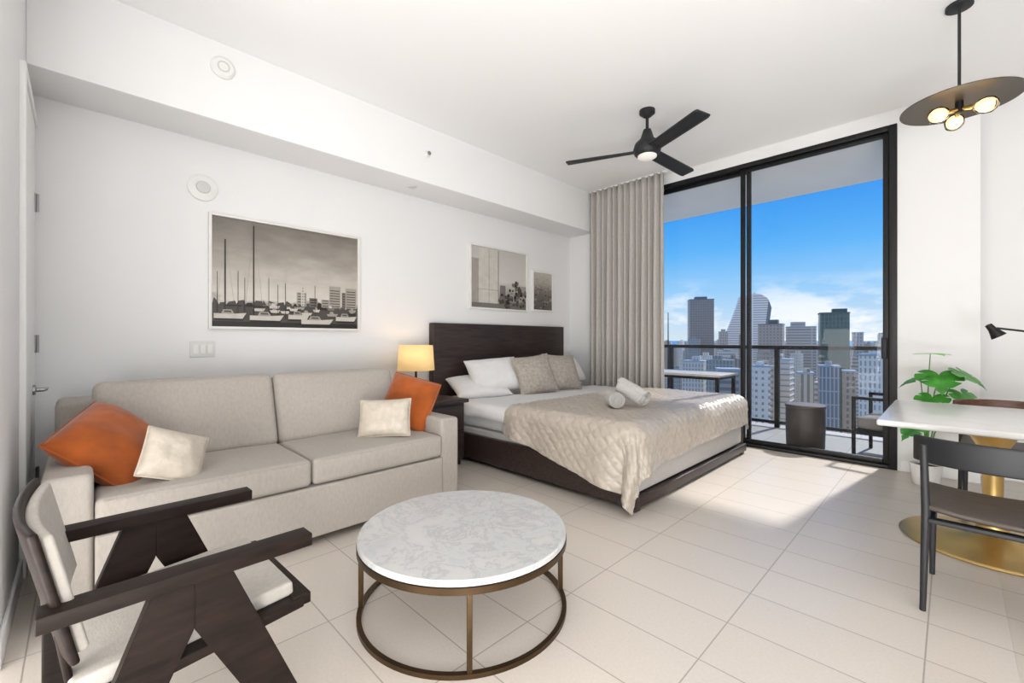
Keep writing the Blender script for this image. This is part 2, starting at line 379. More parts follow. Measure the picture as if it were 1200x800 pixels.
for y0,y1 in ((ya+aw,ym),(ym,yb_-aw)):
    b=NB(); bb(b,-3.4,xf+.02,y0+.003,y1-.003,.352,.505,r=.03,seg=4,mid=8,puff=(.008,0,.014)); s=obj('seat_cushion',b,M['linen'],sf,True,ang=60)
    b=NB(); x=xf+.02
    tube(b,[(x-.004,y0+.035,.492),(x-.004,y1-.035,.492)],.004,6); obj('piping',b,M['linen'],s,True)
    b=NB(); rbox(b,(-3.36,(y0+y1)/2,.70),(.22,y1-y0-.006,.50),.045,4,8,(.03,0,.012),Matrix.Rotation(math.radians(-19),3,'Y')); obj('back_cushion',b,M['linen'],sf,True,ang=60)
for x in (xb+.1,xf-.1):
    for y in (ya+.1,yb_-.1):
        b=NB(); bb(b,x-.03,x+.03,y-.03,y+.03,0,.06); obj('foot',b,M['espresso'],sf,True)

# ------------------------------------------------------------------ pillows
def pillow(name,label,cat,loc,nrm,w,h,t,m,spin=0,group=None,k=.07,pip=True,seed=0,pw=2.2,sag=0,rnd_=0):
    n=Vector(nrm).normalized(); x=Vector((0,0,1)).cross(n).normalized(); y=n.cross(x)
    R=Matrix((x,y,n)).transposed()@Matrix.Rotation(spin,3,'Z')
    bm=NB(); N_=26; top={};bot={}
    for i in range(N_+1):
        for j in range(N_+1):
            u=-1+2*i/N_; v=-1+2*j/N_
            u=math.copysign(abs(u)**.8,u); v=math.copysign(abs(v)**.8,v)
            cs=1-rnd_*(u*u*v*v)
            px=w/2*u*(1-k*(1-v*v)*u*u)*cs; py=h/2*v*(1-k*(1-u*u)*v*v)*cs
            th=t/2*((1-abs(u)**pw)*(1-abs(v)**pw))**.5
            wr=.14*noise.noise(Vector((u*2.1+seed,v*2.1,seed*3.1)))+.06*noise.noise(Vector((u*6+seed,v*6,1)))
            e=(i in(0,N_)) or (j in(0,N_)); zz=-sag*(u*u+v*v)*.5
            top[i,j]=bm.verts.new((px,py,th*(1+wr)+zz))
            bot[i,j]=top[i,j] if e else bm.verts.new((px,py,-th*(1-wr)+zz))
    for i in range(N_):
        for j in range(N_):
            for d in (top,bot):
                try: bm.faces.new((d[i,j],d[i+1,j],d[i+1,j+1],d[i,j+1]))
                except ValueError: pass
    ed=[top[i,0].co.copy() for i in range(N_)]+[top[N_,j].co.copy() for j in range(N_)]+[top[i,N_].co.copy() for i in range(N_,0,-1)]+[top[0,j].co.copy() for j in range(N_,0,-1)]
    o=obj(name,bm,m,ang=75); o.matrix_world=Matrix.Translation(loc)@R.to_4x4(); tag(o,label,cat,group)
    if pip:
        b2=NB(); tube(b2,ed,.005,6,closed=True); obj('piping',b2,m,o)
    return o
g='sofa cushions'
pillow('throw_pillow','large orange velvet cushion at the left end of the sofa','cushion',(-2.98,.12,.675),(.52,.52,.64),.45,.43,.22,M['orange'],math.radians(26),g,k=.05,seed=1,sag=.02,pw=2.5,rnd_=.05)
pillow('throw_pillow','small cream satin cushion in front of the left orange cushion','cushion',(-2.77,.335,.615),(.78,.30,.46),.28,.26,.13,M['satin'],math.radians(-26),g,k=.05,seed=2,pw=2.4,rnd_=.02)
pillow('throw_pillow','orange velvet cushion against the right arm of the sofa','cushion',(-3.0,1.83,.71),(.5,-.75,.35),.43,.42,.18,M['orange'],math.radians(-14),g,k=.05,seed=3,pw=2.5,rnd_=.05)
pillow('throw_pillow','oblong cream satin cushion in front of the right orange cushion','cushion',(-2.86,1.55,.64),(.7,-.6,.4),.36,.27,.13,M['satin'],math.radians(2),g,k=.05,seed=4,pw=2.5)

# ------------------------------------------------------------------ bed
by0,by1=2.70,5.02; bx0,bx1=-4.08,-1.51
bed=thing('bed','large dark wood bed base with a tall plain headboard','bed',(-2.8,3.87,0))
b=NB(); bb(b,bx0-.03,bx0+.06,2.76,5.06,.03,1.39,r=.012); hb=obj('headboard',b,M['espressoY'],bed,True)
b=NB(); bb(b,bx0+.06,bx0+.066,2.84,4.98,1.0,1.32,r=.002); obj('inset_panel',b,M['espressoY'],hb,True)
for y in (by0,by1-.05):
    b=NB(); bb(b,bx0+.06,bx1-.05,y,y+.05,.04,.28,r=.008); obj('side_rail',b,M['espressoY'],bed,True)
b=NB(); bb(b,bx1-.05,bx1-.015,by0,by1-.02,.03,.105,r=.006); obj('foot_rail',b,M['espressoY'],bed,True)
b=NB(); bb(b,bx1-.05,bx1-.01,by0,by0+.05,.03,.28,r=.006); obj('corner_post',b,M['espressoY'],bed,True)
b=NB(); bb(b,bx0+.06,bx1-.05,by0+.05,by1-.05,.06,.10); obj('slat_base',b,M['espresso'],bed,True)
for x,y in ((bx1-.07,by0+.06),(bx1-.07,by1-.08),(bx0+.2,by0+.06),(bx0+.2,by1-.06)):
    b=NB(); bb(b,x-.04,x+.04,y-.04,y+.04,0,.06); obj('foot',b,M['espresso'],bed,True)
mt=thing('mattress','thick mattress under a white fitted sheet on the bed','mattress',(-2.8,3.87,.11))
b=NB(); bb(b,bx0+.08,bx1-.052,by0+.06,by1-.06,.11,.33,r=.02); obj('box_base',b,M['boxbase'],mt,True)
b=NB(); bb(b,bx0+.08,bx1-.055,by0+.06,by1-.05,.332,.57,r=.07,seg=5,mid=6,puff=(0,.006,.002)); m_=obj('body',b,M['white'],mt,True)
def drape(name,label,cat,x0,x1,hn0,hn1,hf,hfar,zt,m,quilt=0,nu=60,nv=110,rb=.05,skew=0,crink=0,qa=.006):
    y0=by0+rb-.015; W=by1-rb+.02-y0; Lx=x1-x0; bm=NB()
    def fn(u,v):
        hfv=hf+(.10*(1-v)**3 if quilt else 0)
        a=u*(Lx+hfv); hn=hn0+(hn1-hn0)*u
        bq=-hn+v*(W+hn+hfar)
        aa=a+skew*(1-u)*(v-.5)+.02*(1-u)*math.sin(v*9)
        ox=max(0,aa-Lx); oy=max(0,-bq); sg=-1
        if bq>W: oy=bq-W; sg=1
        x=x0+min(aa,Lx); y=y0+max(0,min(W,bq)); r=math.hypot(ox,oy); z=zt
        wx,wy=x0+aa,y0+bq
        z+=.006*noise.noise(Vector((wx*2.5,wy*2.5,.5)))
        if quilt: z+=.010+.008*noise.noise(Vector((wx*4,wy*5,7)))
        if r>1e-6:
            dx,dy=ox/r,sg*oy/r
            rr=(ox**2.7+oy**2.7)**(1/2.7)
            if rr<rb*PI/2: out=rb*math.sin(rr/rb); dr=rb*(1-math.cos(rr/rb))
            else: out=rb; dr=rb+rr-rb*PI/2
            mn,mxx=min(ox,oy),max(ox,oy)
            out+=(.20 if sg<0 else .02)*(mn/(mxx+1e-6))*dr*.6
            along=bq if ox>oy else aa
            near=max(0,min(1,1-bq/.5))            # the loose folds belong to the near side and its corner
            amp=.03+.13*near if ox>oy else (.16 if sg<0 else .03)
            out+=(.004+amp*dr)*(1+math.sin(along*10+1.9*math.sin(aa*5)))*.5*min(1,dr/.1)
            x+=dx*out; y+=dy*out; z=max(z-dr,.014)
        return Vector((x,y,z))
    sheet(bm,nu,nv,fn)
    if quilt:
        bmesh.ops.recalc_face_normals(bm,faces=bm.faces[:]); bm.normal_update()
        up=sum((v.normal.z for v in bm.verts)); s=1 if up>0 else -1
        off=[]
        for i,v in enumerate(bm.verts):
            iu,iv=divmod(i,nv+1)
            a=iu/nu*(Lx+hf); q=iv/nv*(W+hn0+hfar); p=quilt
            j=.018*noise.noise(Vector((a*6,q*6,2)))
            e=(abs(math.sin(PI*(a*.85+q+j)/p))*abs(math.sin(PI*(a*.85-q+j)/p)))**.45
            c=1-2*abs(noise.noise(Vector((a*13,q*11,5.2)))); c2=1-2*abs(noise.noise(Vector((a*26,q*30,9.2))))
            off.append(v.normal*s*(e*qa+crink*(c*.45+c2*.55)))
        for v,d in zip(bm.verts,off): v.co+=d; v.co.z=max(v.co.z,.008)
    o=obj(name,bm,m,ang=85); tag(o,label,cat); md=o.modifiers.new('thickness','SOLIDIFY'); md.thickness=.007; md.offset=0
    return o
drape('bed_sheet','smooth white top sheet across the middle of the bed','sheet',-3.45,-2.55,.16,.16,0,.12,.583,M['white'],0,40,60,.07)
drape('coverlet','taupe beige satin quilted coverlet with fine crinkles hanging over the foot of the bed','bedspread',-2.74,-1.615,.30,.62,.34,.30,.597,M['quilt'],.08,200,360,.1,.16,.0055,.0085)
g='bed pillows'
pillow('bed_pillow','white sleeping pillow lying flat nearest the bedside lamp','pillow',(-3.74,3.18,.675),(.35,-.1,.93),.66,.46,.18,M['white'],0,g,pip=False,seed=5,pw=2.6)
pillow('bed_pillow','white sleeping pillow propped upright on the near side of the bed','pillow',(-3.67,3.36,.80),(.75,-.25,.55),.66,.44,.21,M['white'],math.radians(4),g,pip=False,seed=6,pw=2.6)
pillow('bed_pillow','white sleeping pillow lying flat on the curtain side of the bed','pillow',(-3.76,4.58,.675),(.35,.05,.93),.66,.46,.18,M['white'],0,g,pip=False,seed=7,pw=2.6)
pillow('bed_pillow','white sleeping pillow propped upright on the curtain side','pillow',(-3.69,4.68,.81),(.75,0,.55),.62,.42,.20,M['white'],0,g,pip=False,seed=8,pw=2.6)
g='taupe square pillows'
pillow('accent_pillow','square taupe pillow leaning nearer the bedside lamp','pillow',(-3.40,3.74,.80),(.85,-.3,.42),.50,.47,.18,M['taupe'],math.radians(6),g,seed=9)
pillow('accent_pillow','square taupe pillow leaning nearer the curtain','pillow',(-3.40,4.24,.80),(.85,-.15,.42),.50,.47,.18,M['taupe'],math.radians(-4),g,seed=10)
# rolled towels
def towel(label,c,axis,Ln=.3,R=.072):
    ax=Vector(axis).normalized(); sd=Vector((0,0,1)).cross(ax).normalized(); up=ax.cross(sd)
    bm=NB(); turns=3.4; n=100; th=.0085; loops=[]
    for i in range(n+1):
        f=i/n; ang=f*turns*2*PI; r=.012+(R-.012-th)*f
        d=sd*math.cos(ang)+up*math.sin(ang)
        rr=r+th*.9
        L2=Ln/2*(1+.03*math.sin(ang*.7))
        loops.append([bm.verts.new(ax*s+d*q) for s,q in ((-L2,r),(-L2,rr),(L2,rr),(L2,r))])
    for a,bq in zip(loops,loops[1:]):
        for k in range(4): bm.faces.new((a[k],a[(k+1)%4],bq[(k+1)%4],bq[k]))
    bm.faces.new(loops[0]); bm.faces.new(loops[-1])
    lathe(bm,[(0,-Ln/2+.02),(R*.93,-Ln/2+.02),(R*.93,Ln/2-.02),(0,Ln/2-.02)],24,R=Matrix((sd,up,ax)).transposed())
    o=obj('rolled_towel',bm,M['towel'],ang=50); o.location=c; tag(o,label,'towel','rolled towels on the bed'); return o
towel('rolled white towel lying aslant beside the other, farther from the room',(-1.96,3.42,.745),(.86,-.10,-.32),.28,.078)
towel('rolled white towel with its coiled end towards the room',(-2.05,3.27,.69),(.72,-.69,0),.22,.070)

# ------------------------------------------------------------------ nightstand and lamp
ns=thing('nightstand','dark wood nightstand between the sofa and the bed','nightstand',(-3.66,2.38,0))
b=NB(); bb(b,-4.06,-3.3,2.12,2.62,.06,.6); obj('body',b,M['espresso'],ns,True)
b=NB(); bb(b,-4.08,-3.26,2.09,2.65,.6,.635,r=.008); obj('top',b,M['espressoY'],ns,True)
for z0,z1 in ((.1,.33),(.35,.58)):
    b=NB(); bb(b,-3.3,-3.275,2.14,2.6,z0,z1); dr=obj('drawer',b,M['espressoY'],ns,True)
    b=NB(); bb(b,-3.275,-3.255,2.3,2.44,(z0+z1)/2-.008,(z0+z1)/2+.008); obj('handle',b,M['black'],dr,True)
for x in (-4.0,-3.36):
    for y in (2.16,2.58):
        b=NB(); bb(b,x-.025,x+.025,y-.025,y+.025,0,.06); obj('foot',b,M['espresso'],ns,True)
lp=thing('table_lamp','lit bedside lamp with a warm cream drum shade and brass stem','lamp',(-3.8,2.40,.635))
b=NB(); lathe(b,[(.085,0),(.085,.012),(.03,.022),(.012,.03)],24); obj('base',b,M['brass'],lp)
b=NB(); tube(b,[(0,0,.02),(0,0,.42)],.012,12); obj('stem',b,M['brass'],lp)
b=NB(); lathe(b,[(.185,.26),(.168,.51)],40,cap=False)
o=obj('lamp_shade',b,M['shade'],lp,recalc=False); md=o.modifiers.new('s','SOLIDIFY'); md.thickness=.003
b=NB(); lathe(b,[(0,.40),(.025,.41),(.03,.44),(.02,.47),(0,.48)],16); obj('bulb',b,M['bulb'],lp)

# ------------------------------------------------------------------ coffee table
ct=thing('coffee_table','round white marble coffee table on a bronze ring frame','coffee table',(-1.575,1.25,0))
R=.465; zt=.35
b=NB(); lathe(b,[(0,zt-.026),(R-.006,zt-.026),(R,zt-.022),(R,zt-.005),(R-.005,zt),(0,zt)],96); obj('marble_top',b,M['marble'],ct)
b=NB(); lathe(b,[(R-.03,zt-.052),(R+.002,zt-.052),(R+.002,zt-.027),(R-.03,zt-.027)],96,ring=True); obj('top_ring',b,M['brass'],ct)
b=NB(); lathe(b,[(R-.018,0),(R+.002,0),(R+.002,.018),(R-.018,.018)],96,ring=True); obj('floor_ring',b,M['brass'],ct)
for k in range(4):
    a=math.radians(-36+90*k); x,y=(R-.010)*math.cos(a),(R-.010)*math.sin(a)
    b=NB(); rbox(b,(x,y,.157),(.02,.02,.285),.002,R=Matrix.Rotation(a,3,'Z')); obj('leg',b,M['brass'],ct)

# ------------------------------------------------------------------ armchair
ac=thing('armchair','dark wood armchair with compass legs and pale cushions','armchair',(-1.71,.20,0),math.radians(2.5))
W=M['chairwood']
for sx in (1,-1):
    x=sx*.285
    b=NB(); bar(b,(x,-.285,.582),(x,.30,.578),.068,.038,side=(1,0,0),r=.003); obj('arm',b,W,ac)
    # one flat compass leg pair per side, each leg its own straight board
    for sy in (1,-1):
        b=NB()
        if sy>0: poly=[(.0,.56),(.088,.56),(.32,0),(.225,0),(.0,.435)]
        else: poly=[(-.088,.56),(.0,.56),(.0,.435),(-.205,0),(-.30,0)]
        prism(b,poly,(x-.018,0,0),(0,1,0),(0,0,1),(1,0,0),.036)
        bmesh.ops.bevel(b,geom=b.edges[:],offset=.0025,segments=2,affect='EDGES'); obj('leg',b,W,ac,smooth=False)
    b=NB(); bar(b,(sx*.252,-.26,.325),(sx*.252,.29,.37),.055,.03,side=(1,0,0),r=.004); obj('side_rail',b,W,ac)
    b=NB(); bar(b,(sx*.19,-.215,.28),(sx*.19,-.248,.50),.04,.016,side=(1,0,0)); obj('back_post',b,W,ac)
b=NB(); bar(b,(-.266,.29,.37),(.266,.29,.37),.055,.035,side=(0,1,0),r=.004); obj('front_rail',b,W,ac)
b=NB(); bar(b,(-.24,-.25,.32),(.24,-.25,.32),.05,.03,side=(0,1,0)); obj('rear_rail',b,W,ac)
b=NB(); rbox(b,(0,.022,.384),(.47,.51,.045),.012,3,6,(0,0,.002),Matrix.Rotation(math.radians(4.5),3,'X')); obj('seat_pad',b,M['pad'],ac,ang=60)
def bend(v): return Vector((v.x,v.y-.030*(1-(v.x/.29)**2)+.010,v.z))
RB=Matrix.Rotation(math.radians(12),3,'X')
b=NB(); rbox(b,(0,-.264,.612),(.58,.018,.33),.008,3,(14,1,2),R=RB,fn=bend); obj('backrest',b,W,ac)
b=NB(); rbox(b,(0,-.244,.614),(.548,.026,.296),.011,4,(14,2,6),(0,.002,0),R=RB,fn=bend); obj('back_pad',b,M['pad'],ac,ang=60)

# ------------------------------------------------------------------ dining table and chairs
dt=thing('dining_table','white dining table on a gold trumpet pedestal','dining table',(.17,3.78,0))
b=NB(); rbox(b,(0,0,.733),(.94,1.16,.034),.012,3,1); obj('tabletop',b,M['tabletop'],dt)
b=NB(); lathe(b,[(.40,0),(.41,.006),(.40,.016),(.30,.024),(.15,.04),(.08,.075),(.052,.15),(.042,.28),(.046,.46),(.07,.58),(.11,.66),(.15,.7),(.15,.716)],64); obj('pedestal',b,M['gold'],dt)
def dchair(label,loc,rz,railm):
    t=thing('dining_chair',label,'chair',loc,rz,'dining chairs')
    for sx in (-1,1):
        b=NB(); tube(b,[(sx*.245,-.225,0),(sx*.235,-.22,.44),(sx*.243,-.2,.73)],[.011,.016,.013],10); obj('leg',b,M['blackmatte'],t)
        b=NB(); tube(b,[(sx*.225,.225,0),(sx*.22,.22,.445)],[.011,.016],10); obj('leg',b,M['blackmatte'],t)
    b=NB()
    for sx in (-1,1): bar(b,(sx*.228,-.21,.405),(sx*.222,.22,.405),.045,.02,side=(1,0,0))
    bar(b,(-.225,.22,.405),(.225,.22,.405),.045,.02,side=(0,1,0)); bar(b,(-.23,-.215,.405),(.23,-.215,.405),.045,.02,side=(0,1,0)); obj('seat_frame',b,M['blackmatte'],t)
    def dip(v): return Vector((v.x*(1-.08*(.5-v.y/.46)),v.y,v.z+.02*(v.x/.25)**2))
    b=NB(); rbox(b,(0,0,.442),(.5,.46,.024),.01,2,8,fn=dip); obj('seat',b,M['seatwood'],t)
    def arc(v):
        th=v.x/.30; rr=.30+v.y
        return Vector((rr*math.sin(th),-rr*math.cos(th)*.85+.06,v.z+.012*math.cos(th)))
    b=NB(); rbox(b,(0,0,.685),(.70,.024,.12),.01,2,(24,1,2),fn=arc); obj('back_rail',b,railm,t)
    return t
dchair('black dining chair with dark brown seat, its back towards the room',(.155,2.88,0),0,M['blackmatte'])
dchair('dining chair with brown wooden back on the far side of the white table',(.29,4.62,0),PI,M['brownwood'])

# ------------------------------------------------------------------ pendant lamp
pl=thing('pendant_lamp','dark disc pendant lamp with three globe bulbs above the dining table','pendant lamp',(.035,3.95,ZC))
b=NB(); lathe(b,[(0,0),(.065,0),(.065,-.022),(.02,-.03),(0,-.03)],32); obj('canopy',b,M['blackmatte'],pl)
b=NB(); tube(b,[(0,0,-.02),(0,0,-.61)],.008,10); obj('rod',b,M['blackmatte'],pl)
b=NB(); lathe(b,[(0,-.605),(.12,-.61),(.275,-.622),(.283,-.624),(.283,-.629),(.12,-.617),(0,-.613)],72); obj('shade_disc',b,M['dish'],pl)
b=NB(); lathe(b,[(0,-.612),(.02,-.613),(.02,-.685),(0,-.69)],20); obj('hub',b,M['black'],pl)
BG=glassmat('clear bulb glass',(1,.94,.84),2.0)
for k in range(3):
    a=math.radians(100+120*k); dx,dy=math.cos(a),math.sin(a)
    Rm=Vector((0,0,1)).rotation_difference(Vector((dx,dy,-.28))).to_matrix(); c_=(dx*.018,dy*.018,-.665)
    b=NB(); lathe(b,[(0,0),(.012,0),(.013,.04),(.010,.048),(0,.048)],16,c_,Rm); so=obj('socket',b,M['gold'],pl)
    b=NB(); lathe(b,[(.011,.044),(.018,.052),(.04,.074),(.05,.106),(.045,.138),(.025,.158),(0,.162)],24,c_,Rm); obj('bulb',b,BG,so)
    b=NB(); lathe(b,[(0,.052),(.016,.06),(.036,.084),(.042,.107),(.034,.134),(0,.148)],16,c_,Rm); obj('filament',b,M['bulb'],so)

# ------------------------------------------------------------------ ceiling fan
fn_=thing('ceiling_fan','black three blade ceiling fan with a small light over the bed','ceiling fan',(-1.98,3.72,ZC))
b=NB(); lathe(b,[(0,0),(.07,0),(.07,-.03),(.035,-.06),(0,-.06)],32); obj('canopy',b,M['blackmatte'],fn_)
b=NB(); tube(b,[(0,0,-.05),(0,0,-.22)],.014,12); obj('rod',b,M['blackmatte'],fn_)
b=NB(); lathe(b,[(0,-.17),(.035,-.18),(.06,-.26),(.11,-.31),(.125,-.36),(.115,-.40),(.095,-.42),(0,-.42)],40); obj('motor_housing',b,M['blackmatte'],fn_)
b=NB(); lathe(b,[(0,-.419),(.085,-.419),(.085,-.432),(.06,-.448),(0,-.455)],32); obj('light_lens',b,M['lens'],fn_)
for a in (86,208,332):
    b=NB(); a=math.radians(a)
    def bl(u,v):
        r=.08+.67*u; wdt=.056+.014*u
        if u>.96: wdt*=(1-.16*(u-.96)/.04)
        s=(v-.5)*2; y=s*wdt; z=-.375-y*math.tan(math.radians(15))*(1-.35*u)-.02*u
        return Vector((r,y-.01*u,z))
    sheet(b,32,6,bl); bmesh.ops.rotate(b,verts=b.verts[:],cent=(0,0,0),matrix=Matrix.Rotation(a,3,'Z'))
    o=obj('blade',b,M['blackmatte'],fn_,ang=60); md=o.modifiers.new('s','SOLIDIFY'); md.thickness=.012; md.offset=0

# ------------------------------------------------------------------ wall pictures
def art(name,label,y0,y1,z0,z1,shapes,base,fw=.022):
    t=thing(name,label,'picture',(XW,(y0+y1)/2,z0)); w=y1-y0;h=z1-z0
    b=NB(); bb(b,XW,XW+.032,y0,y0+fw,z0,z1,r=.003); bb(b,XW,XW+.032,y1-fw,y1,z0,z1,r=.003); bb(b,XW,XW+.032,y0+fw,y1-fw,z0,z0+fw,r=.003); bb(b,XW,XW+.032,y0+fw,y1-fw,z1-fw,z1,r=.003)
    obj('frame',b,M['frame'],t,True)
    b=NB(); iw,ih=w-2*fw,h-2*fw
    def poly(pts,lay,mi):
        f=b.faces.new([b.verts.new((XW+.012+lay*.00008,y0+fw+min(1,max(0,p[0]))*iw,z0+fw+min(1,max(0,p[1]))*ih)) for p in pts]); f.material_index=mi
    poly([(0,0),(1,0),(1,1),(0,1)],0,0)
    for i,(tone,pts) in enumerate(shapes): poly(pts,i+1,tone+1)
    obj('print',b,[base,M['t0'],M['t1'],M['t2'],M['t3'],M['t4']],t,True,smooth=False,recalc=False)
def rc(x0,x1,y0,y1): return [(x0,y0),(x1,y0),(x1,y1),(x0,y1)]
sky=printmat('harbour print',[(.0,(66,63,60)),(.2,(104,100,95)),(.28,(212,206,197)),(.5,(192,185,176)),(.72,(154,147,139)),(1,(114,108,101))],.9,3.2,.40)
sh=[(0,rc(0,1,0,.05)),(1,rc(0,1,.05,.20))]
rnd=random.Random(3)
x=0
while x<1:
    w=rnd.uniform(.03,.08); sh.append((rnd.choice([0,1,1]),[(x,.19),(min(1,x+w),.19),(min(1,x+w*.8),.19+rnd.uniform(.03,.07)),(x+w*.3,.19+rnd.uniform(.03,.08))])); x+=w*.8
for x0,x1,y1,tn in ((.53,.6,.36,3),(.56,.585,.41,4),(.62,.68,.31,2),(.71,.77,.30,3),(.77,.86,.45,3),(.87,.9,.39,2),(.9,.99,.44,3)):
    sh.append((tn,rc(x0,x1,.22,y1)))
    for k in range(7):
        yy=.23+k*.028
        if yy+.010<y1: sh.append((max(0,tn-2),rc(x0+.008,x1-.008,yy,yy+.010)))
for k in range(16): 
    x=rnd.uniform(0,.95); y=rnd.uniform(.12,.19); w=rnd.uniform(.05,.10); tn=rnd.choice([0,3,4,2])
    sh.append((tn,[(x+.01,y),(min(1,x+w*.85),y),(min(1,x+w),y+.028),(x,y+.024)]))
    sh.append((rnd.choice([1,3,4]),[(x+w*.25,y+.026),(min(1,x+w*.65),y+.026),(min(1,x+w*.55),y+.05),(x+w*.3,y+.05)]))
for x,y1 in ((.075,.80),(.245,.96),(.03,.5),(.15,.52),(.19,.46),(.34,.48),(.40,.42),(.45,.44),(.66,.44)):
    wd=.004 if y1>.7 else .0016
    sh.append((0,rc(x-wd,x+wd,.08,y1)))
    if y1>.7:
        sh.append((1,[(x-.001,y1),(x-.055,.14),(x-.0538,.14)])); sh.append((1,[(x+.001,y1),(x+.06,.14),(x+.0588,.14)])); sh.append((0,rc(x,x+.10,.19,.203)))
# larger boats moored in the foreground: hull, waterline, cabin
for x0,x1,y in ((.01,.20,.075),(.22,.44,.065),(.47,.62,.085),(.56,.80,.04),(.82,.99,.08)):
    w=x1-x0
    sh.append((0,[(x0+.02*w,y-.018),(x1-.12*w,y-.018),(x1-.06*w,y+.01),(x0,y+.01)]))
    sh.append((4,[(x0,y),(x1-.12*w,y),(x1,y+.055),(x1-.5*w,y+.042),(x0-.0,y+.045)]))
    sh.append((3,[(x0+.22*w,y+.044),(x1-.38*w,y+.044),(x1-.46*w,y+.082),(x0+.28*w,y+.082)]))
    sh.append((1,[(x0+.30*w,y+.056),(x1-.46*w,y+.056),(x1-.49*w,y+.072),(x0+.32*w,y+.072)]))
art('framed_picture','large framed black and white photograph of sailboats in a harbour',.71,1.95,1.285,2.207,sh,sky)
sky2=printmat('street print',[(.0,(110,107,103)),(.3,(168,164,159)),(.5,(204,201,196)),(1,(190,187,182))],.75,3,.3)
sh=[(3,rc(0,.13,.0,.80)),(4,rc(.13,.46,.0,.98)),(3,rc(.30,.31,.02,.98)),(3,rc(.46,.48,.02,.98)),(3,rc(.13,.46,.30,.31))]
sh+=[(2,rc(.5,.6,.0,.40)),(3,rc(.86,1,.0,.42)),(2,rc(.48,1,.0,.12))]
for k in range(90):
    x=rnd.uniform(.50,.99); y=rnd.uniform(.03,.10+.42*max(0,1-abs(x-.80)*2.6)); s=rnd.uniform(.015,.045)
    sh.append((rnd.choice([0,1,1,2]),[(x+s*math.cos(q*PI/4)*rnd.uniform(.6,1),y+1.2*s*math.sin(q*PI/4)*rnd.uniform(.6,1)) for q in range(8)]))
sh+= [(2,rc(0,.48,0,.08))]
art('framed_picture','medium framed pale photograph of a light building and dark trees above the bed',3.34,4.36,1.58,2.38,sh,sky2)
sky3=printmat('aerial print',[(.0,(84,80,76)),(.5,(114,108,102)),(.72,(160,153,145)),(1,(186,180,172))],.53,14,.5)
sh=[]
for k in range(60):
    x=rnd.uniform(.02,.9); y=rnd.uniform(.02,.6); w=rnd.uniform(.03,.12)
    sh.append((rnd.choice([0,1,2,2,3]),[(x,y),(min(1,x+w),y+.02),(min(1,x+w),y+.05),(x,y+.035)]))
art('framed_picture','smallest framed dark aerial city photograph, nearest the curtain',4.455,4.91,1.6,2.17,sh,sky3,.024)

# ------------------------------------------------------------------ wall and ceiling devices
RX=Matrix.Rotation(PI/2,3,'Y')
t=thing('smoke_detector','round white smoke detector high on the bulkhead','detector',(-3.67,.72,3.14))
b=NB(); lathe(b,[(0,0),(.075,0),(.075,.018),(.06,.032),(0,.034)],40,R=RX); obj('body',b,M['plastic'],t)
b=NB(); lathe(b,[(.03,.033),(.03,.036),(.038,.036),(.038,.033)],32,R=RX,ring=True); obj('grille',b,M['greyplastic'],t)
t=thing('alarm_sounder','round white alarm sounder on the wall above the large picture','alarm',(XW,.675,2.385))
b=NB(); lathe(b,[(0,0),(.10,0),(.10,.018),(.082,.03),(0,.032)],48,R=RX); obj('body',b,M['plastic'],t)
b=NB(); lathe(b,[(0,.031),(.048,.031),(.043,.039),(0,.041)],32,R=RX); obj('grille',b,M['greyplastic'],t)
t=thing('light_switch','white triple rocker light switch under the large picture','switch',(XW,.675,1.065))
b=NB(); bb(b,0,.008,-.082,.082,0,.125,r=.003); obj('plate',b,M['plate'],t)
for k in (-1,0,1):
    b=NB(); rbox(b,(.010,k*.046,.0625),(.008,.034,.068),.002,R=Matrix.Rotation(.06,3,'Y')); obj('rocker',b,M['plastic'],t)
t=thing('fire_sprinkler','small chrome sprinkler head on the bulkhead face','sprinkler',(-3.67,2.44,3.04))
b=NB(); lathe(b,[(0,0),(.035,0),(.03,.008),(.012,.01),(.012,.03),(0,.03)],20,R=RX); obj('escutcheon',b,M['plastic'],t)
b=NB(); lathe(b,[(0,.03),(.008,.03),(.008,.045),(.02,.047),(.02,.05),(0,.05)],16,R=RX); obj('deflector',b,M['steel'],t)
b=NB(); lathe(b,[(0,0),(.045,0),(.045,-.006),(.03,-.012),(0,-.012)],24); o=obj('sprinkler_cover',b,M['greyplastic']); o.location=(-3.87,2.4,2.76); tag(o,'flat round sprinkler cover under the bulkhead','sprinkler')

# ------------------------------------------------------------------ monstera
mp_=thing('monstera_plant','young monstera plant with split leaves in a white pot','plant',(-.15,4.98,0))
b=NB(); lathe(b,[(0,0),(.075,0),(.085,.01),(.105,.17),(.1,.175),(.095,.15),(0,.15)],32); obj('pot',b,M['pot'],mp_)
b=NB(); lathe(b,[(0,.151),(.094,.151),(.05,.16),(0,.162)],24); obj('soil',b,M['soil'],mp_)
def leafmesh(Lf,split):
    bm=NB(); n=96; pts=[]
    for i in range(n):
        t=2*PI*i/n; x=16*math.sin(t)**3/17; y=-(13*math.cos(t)-5*math.cos(2*t)-2*math.cos(3*t)-math.cos(4*t))/17
        tt=min(t,2*PI-t)
        if split and .95<tt<2.5 and i%8 in (4,): x*=.38; y=y*.9+.02
        pts.append((x*.95,y*.9+.3))
    c=bm.verts.new((0,.25,0)); r1=[];r2=[]
    for x,y in pts:
        mx,my=x*.35,(y-.25)*.5+.25
        r1.append(bm.verts.new((mx,my,0))); r2.append(bm.verts.new((x,y,0)))
    for i in range(n):
        j=(i+1)%n; bm.faces.new((c,r1[i],r1[j])); bm.faces.new((r1[i],r2[i],r2[j],r1[j]))
    for v in bm.verts:
        x,y=v.co.x,v.co.y; v.co.z=-.18*x*x-.14*max(0,y)**2+.08*abs(x)
        v.co*=Lf
    return bm
